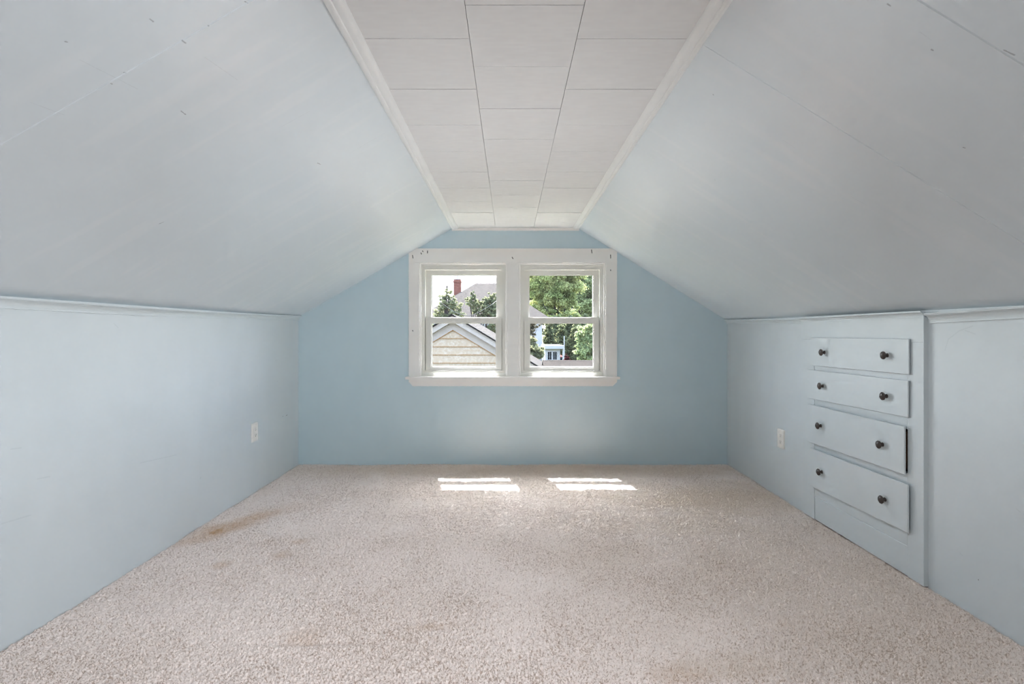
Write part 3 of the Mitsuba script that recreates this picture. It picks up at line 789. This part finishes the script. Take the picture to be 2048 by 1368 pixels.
# a sagging cable across the yard
pc = [at(902, 620, 20.0), at(918, 627.5, 20.3), at(935, 631, 20.6), at(948, 628.5, 20.9), at(962, 622, 21.2), at(985, 608, 21.7)]
pts = np.array(pc)
tt = np.linspace(0, 1, 30)
from scipy.interpolate import CubicSpline  # noqa: E402
cb = np.stack([CubicSpline(np.linspace(0, 1, len(pts)), pts[:, i])(tt) for i in range(3)], -1)
cb = np.vstack([at(880, 604, 19.0), cb, at(1000, 596, 26.0), at(1008, 588, 44.0)])
add('cable', tube(cb, 0.012, 5), 'cable', label='thin dark cable sagging across the yard in front of the house', cat='cable')


def leaves(blobs_, n, size, seed, spray=55):
    """n small folded leaf clumps scattered through ellipsoids (x, y, z, rx, ry, rz, share), denser towards their skins."""
    r = np.random.RandomState(seed)
    w = np.array([b[6] if len(b) > 6 else b[3] * b[5] for b in blobs_], float)
    B0 = np.array([b[:6] for b in blobs_], float)
    m = max(90, n // spray)                             # sprays: small clusters that make up the lobes
    wl = r.choice(len(blobs_), m, p=w / w.sum())
    e0 = r.normal(size=(m, 3))
    e0 /= np.linalg.norm(e0, axis=1, keepdims=True)
    sc = B0[wl, :3] + e0 * B0[wl, 3:] * (r.uniform(0.05, 1, m) ** 0.5)[:, None]
    sr_ = B0[wl, 3:].min(1) * r.uniform(0.12, 0.40, m)
    ws = sr_ ** 1.6
    which = r.choice(m, n, p=ws / ws.sum())
    d = r.normal(size=(n, 3))
    d /= np.linalg.norm(d, axis=1, keepdims=True)
    rad = r.uniform(0, 1, n) ** 0.45 * r.uniform(0.6, 1.25, n)
    c = sc[which] + d * sr_[which][:, None] * rad[:, None] * [1.15, 1.15, 0.8]
    nrm = d * 0.5 + r.normal(size=(n, 3)) * 0.75 + [0, -0.1, 0.35]
    nrm /= np.linalg.norm(nrm, axis=1, keepdims=True)
    a = np.cross(nrm, r.normal(size=(n, 3)))
    a /= np.linalg.norm(a, axis=1, keepdims=True)
    b = np.cross(nrm, a)
    s = size * r.uniform(0.6, 1.35, n)[:, None]
    tip, tail, l, rr_ = c + a * s * 0.62, c - a * s * 0.5, c + b * s * 0.36 + nrm * s * 0.12, c - b * s * 0.36 + nrm * s * 0.12
    v = np.stack([tail, l, tip, rr_], 1).reshape(-1, 3)
    k = np.arange(n)[:, None] * 4
    return v, np.vstack([k + [0, 1, 2], k + [0, 2, 3]])


def tree(name, base, top, r0, crown, n, size, leaf, seed, label, cat='tree', spray=55, group=None):
    key = numbered(name)
    tag(key, label, cat, group=group)
    b, t = np.array(base, float), np.array(top, float)
    r = np.random.RandomState(seed + 100)
    path = np.array([b + (t - b) * u + np.r_[r.normal(0, 0.10, 2) * min(u, 1 - u) * 3, 0] for u in np.linspace(0, 1, 9)])
    limbs = [tube(path, np.linspace(r0, r0 * 0.25, 9), 8)]
    for c in crown:
        u = r.uniform(0.35, 0.75)
        p = path[int(u * 8)]
        e2 = np.array(c[:3]) + np.array(c[3:6]) * r.uniform(-0.3, 0.3, 3)
        mid = (p + e2) / 2 + r.normal(0, 0.12, 3)
        limbs.append(tube([p, mid, e2], [r0 * 0.4, r0 * 0.28, r0 * 0.1], 6))
    add('trunk', join(*limbs), 'bark', key, smooth=40)
    add('foliage', leaves(crown, n, size, seed, spray), leaf, key)
    return key


def pb(px, py, y, rx, rz, ry=None, share=None):
    """A crown lobe: centre and half-sizes from pixels at a distance of y metres."""
    x, _, z = at(px, py, y)
    b = (x, y, z, rx * y / F, (ry if ry else rx * y / F), rz * y / F)
    return b + (share,) if share else b


# cedars in front of the house
y = 24.0
tree('cedar', (at(896, 0, y)[0], y, GZ), at(894, 572, y), 0.10,
     [pb(893, 576, y, 5, 10), pb(896, 588, y, 11, 10), pb(887, 596, y, 10, 9), pb(903, 598, y, 10, 9), pb(890, 608, y, 15, 11), pb(906, 610, y, 13, 10), pb(880, 618, y, 13, 9), pb(917, 614, y, 9, 11), pb(896, 622, y, 20, 12), pb(874, 629, y, 10, 10), pb(888, 636, y, 22, 12), pb(914, 632, y, 14, 14), pb(921, 646, y, 12, 12), pb(892, 655, y, 30, 18), pb(893, 700, y, 32, 40)],
     34000, 0.085, 'leaf_cedar', 11, 'grey-green pointed cedar beside the red brick chimney', group='cedars beyond the garage')
y = 26.0
tree('cedar', (at(960, 0, y)[0], y, GZ), at(958, 600, y), 0.11,
     [pb(944, 590, y, 6, 9), pb(937, 600, y, 9, 7), pb(949, 601, y, 9, 8), pb(941, 611, y, 10, 7), pb(956, 609, y, 9, 8), pb(968, 606, y, 10, 9), pb(978, 596, y, 9, 10), pb(988, 598, y, 9, 13), pb(972, 618, y, 14, 10), pb(988, 616, y, 12, 14), pb(950, 622, y, 10, 7), pb(980, 630, y, 15, 9), pb(993, 636, y, 9, 12), pb(960, 632, y, 9, 5), pb(985, 655, y, 16, 10), pb(1004, 640, y, 14, 26), pb(1012, 690, y, 18, 30)],
     34000, 0.085, 'leaf_cedar', 12, 'loose open-branched cedar spreading in front of the grey hip roof', group='cedars beyond the garage')
# broad-leaved trees at the back
y = 62.0
tree('maple_tree', (at(1110, 0, y)[0], y, GZ), at(1105, 560, y), 0.22,
     [pb(1090, 560, y, 38, 34), pb(1078, 596, y, 26, 26), pb(1112, 590, y, 34, 34), pb(1138, 570, y, 34, 34), pb(1100, 625, y, 26, 22), pb(1130, 622, y, 30, 24), pb(1110, 520, y, 55, 40), pb(1066, 620, y, 12, 14)],
     105000, 0.205, 'leaf_maple', 21, 'large bright green maple filling the upper pane of the porch-side window', spray=330)
y = 74.0
tree('ash_tree', (at(1159, 0, y)[0], y, GZ), at(1158, 545, y), 0.20,
     [pb(1175, 570, y, 34, 36), pb(1190, 610, y, 38, 34), pb(1160, 612, y, 26, 24), pb(1165, 520, y, 50, 38), pb(1150, 640, y, 26, 20), pb(1200, 560, y, 40, 60)],
     75000, 0.235, 'leaf_lush', 22, 'tall cool green tree with a pale trunk showing, behind the hedge', spray=300)
y = 96.0
tree('oak_tree', (at(1120, 0, y)[0], y, GZ), at(1120, 560, y), 0.3,
     [pb(1080, 560, y, 60, 60), pb(1130, 560, y, 60, 60), pb(1190, 570, y, 60, 70), pb(1240, 560, y, 60, 70), pb(1100, 620, y, 60, 50), pb(1170, 630, y, 70, 50), pb(1050, 600, y, 40, 50)],
     60000, 0.52, 'leaf_dark', 23, 'dark green tree closing the view behind the maple and the pale trunk', spray=60)
# the hedge of dark evergreens behind the porch
hedge = [(1099, 54.0, 640, 11.5), (1112, 58.0, 634, 13), (1124, 54.0, 640, 11.5), (1141, 58.0, 632, 14), (1153, 54.0, 640, 14), (1175, 58.0, 630, 17), (1190, 54.0, 636, 19)]
hl = ['dark evergreen of the tall hedge, nearest the white house', 'dark evergreen of the tall hedge, second from the white house', 'dark evergreen of the tall hedge, directly above the porch roof', 'dark evergreen of the tall hedge, just past the thin pale pole', 'dark evergreen of the tall hedge, second past the thin pale pole', 'dark evergreen of the tall hedge, third past the thin pale pole', 'dark evergreen at the far end of the tall hedge']
for i, (px, y, top, rx) in enumerate(hedge):
    tree('evergreen', (at(px, 0, y)[0], y, GZ), at(px, top + 8, y), 0.12, [pb(px, top + 18, y, rx * 0.75, 20, 0.8), pb(px, top + 45, y, rx, 26, 0.9), pb(px, top + 78, y, rx, 30, 0.9)],
         11000, 0.17, 'leaf_dark', 31 + i, hl[i], group='evergreens of the tall hedge')
y = 37.0
tree('lilac_bush', (at(1166, 0, y)[0], y, GZ), at(1166, 690, y), 0.08, [pb(1160, 676, y, 12, 24), pb(1174, 668, y, 16, 26), pb(1168, 708, y, 22, 18), pb(1190, 690, y, 18, 40)], 9000, 0.14, 'leaf_lush', 51, 'fresh green leafy bush in front of the dark hedge', 'bush')
y = 28.0
tree('holly_tree', (at(1072, 0, y)[0], y, GZ), at(1070, 680, y), 0.09, [pb(1074, 700, y, 14, 16), pb(1062, 690, y, 12, 16), pb(1080, 710, y, 10, 12), pb(1066, 716, y, 18, 14), pb(1048, 700, y, 20, 30)], 9000, 0.11, 'leaf_cedar', 52, 'dense small green tree between the garage and the porch')
y = 33.0
tree('beech_tree', (at(1058, 0, y)[0], y, GZ), at(1060, 650, y), 0.09, [pb(1062, 664, y, 9, 16), pb(1054, 650, y, 12, 18), pb(1068, 652, y, 7, 10), pb(1050, 680, y, 16, 20), pb(1078, 648, y, 6, 6)], 7000, 0.12, 'leaf_brown', 53, 'brownish-leaved small tree in front of the white house wall')
y = 34.0
tree('barberry_bush', (at(1134.5, 0, y)[0], y, GZ), at(1134.5, 712, y), 0.05, [pb(1134.5, 714, y, 5.5, 7), pb(1136, 725, y, 7, 10), pb(1132, 740, y, 8, 24)], 4000, 0.09, 'leaf_red', 54, 'dark red rounded bush beside the red car', 'bush')
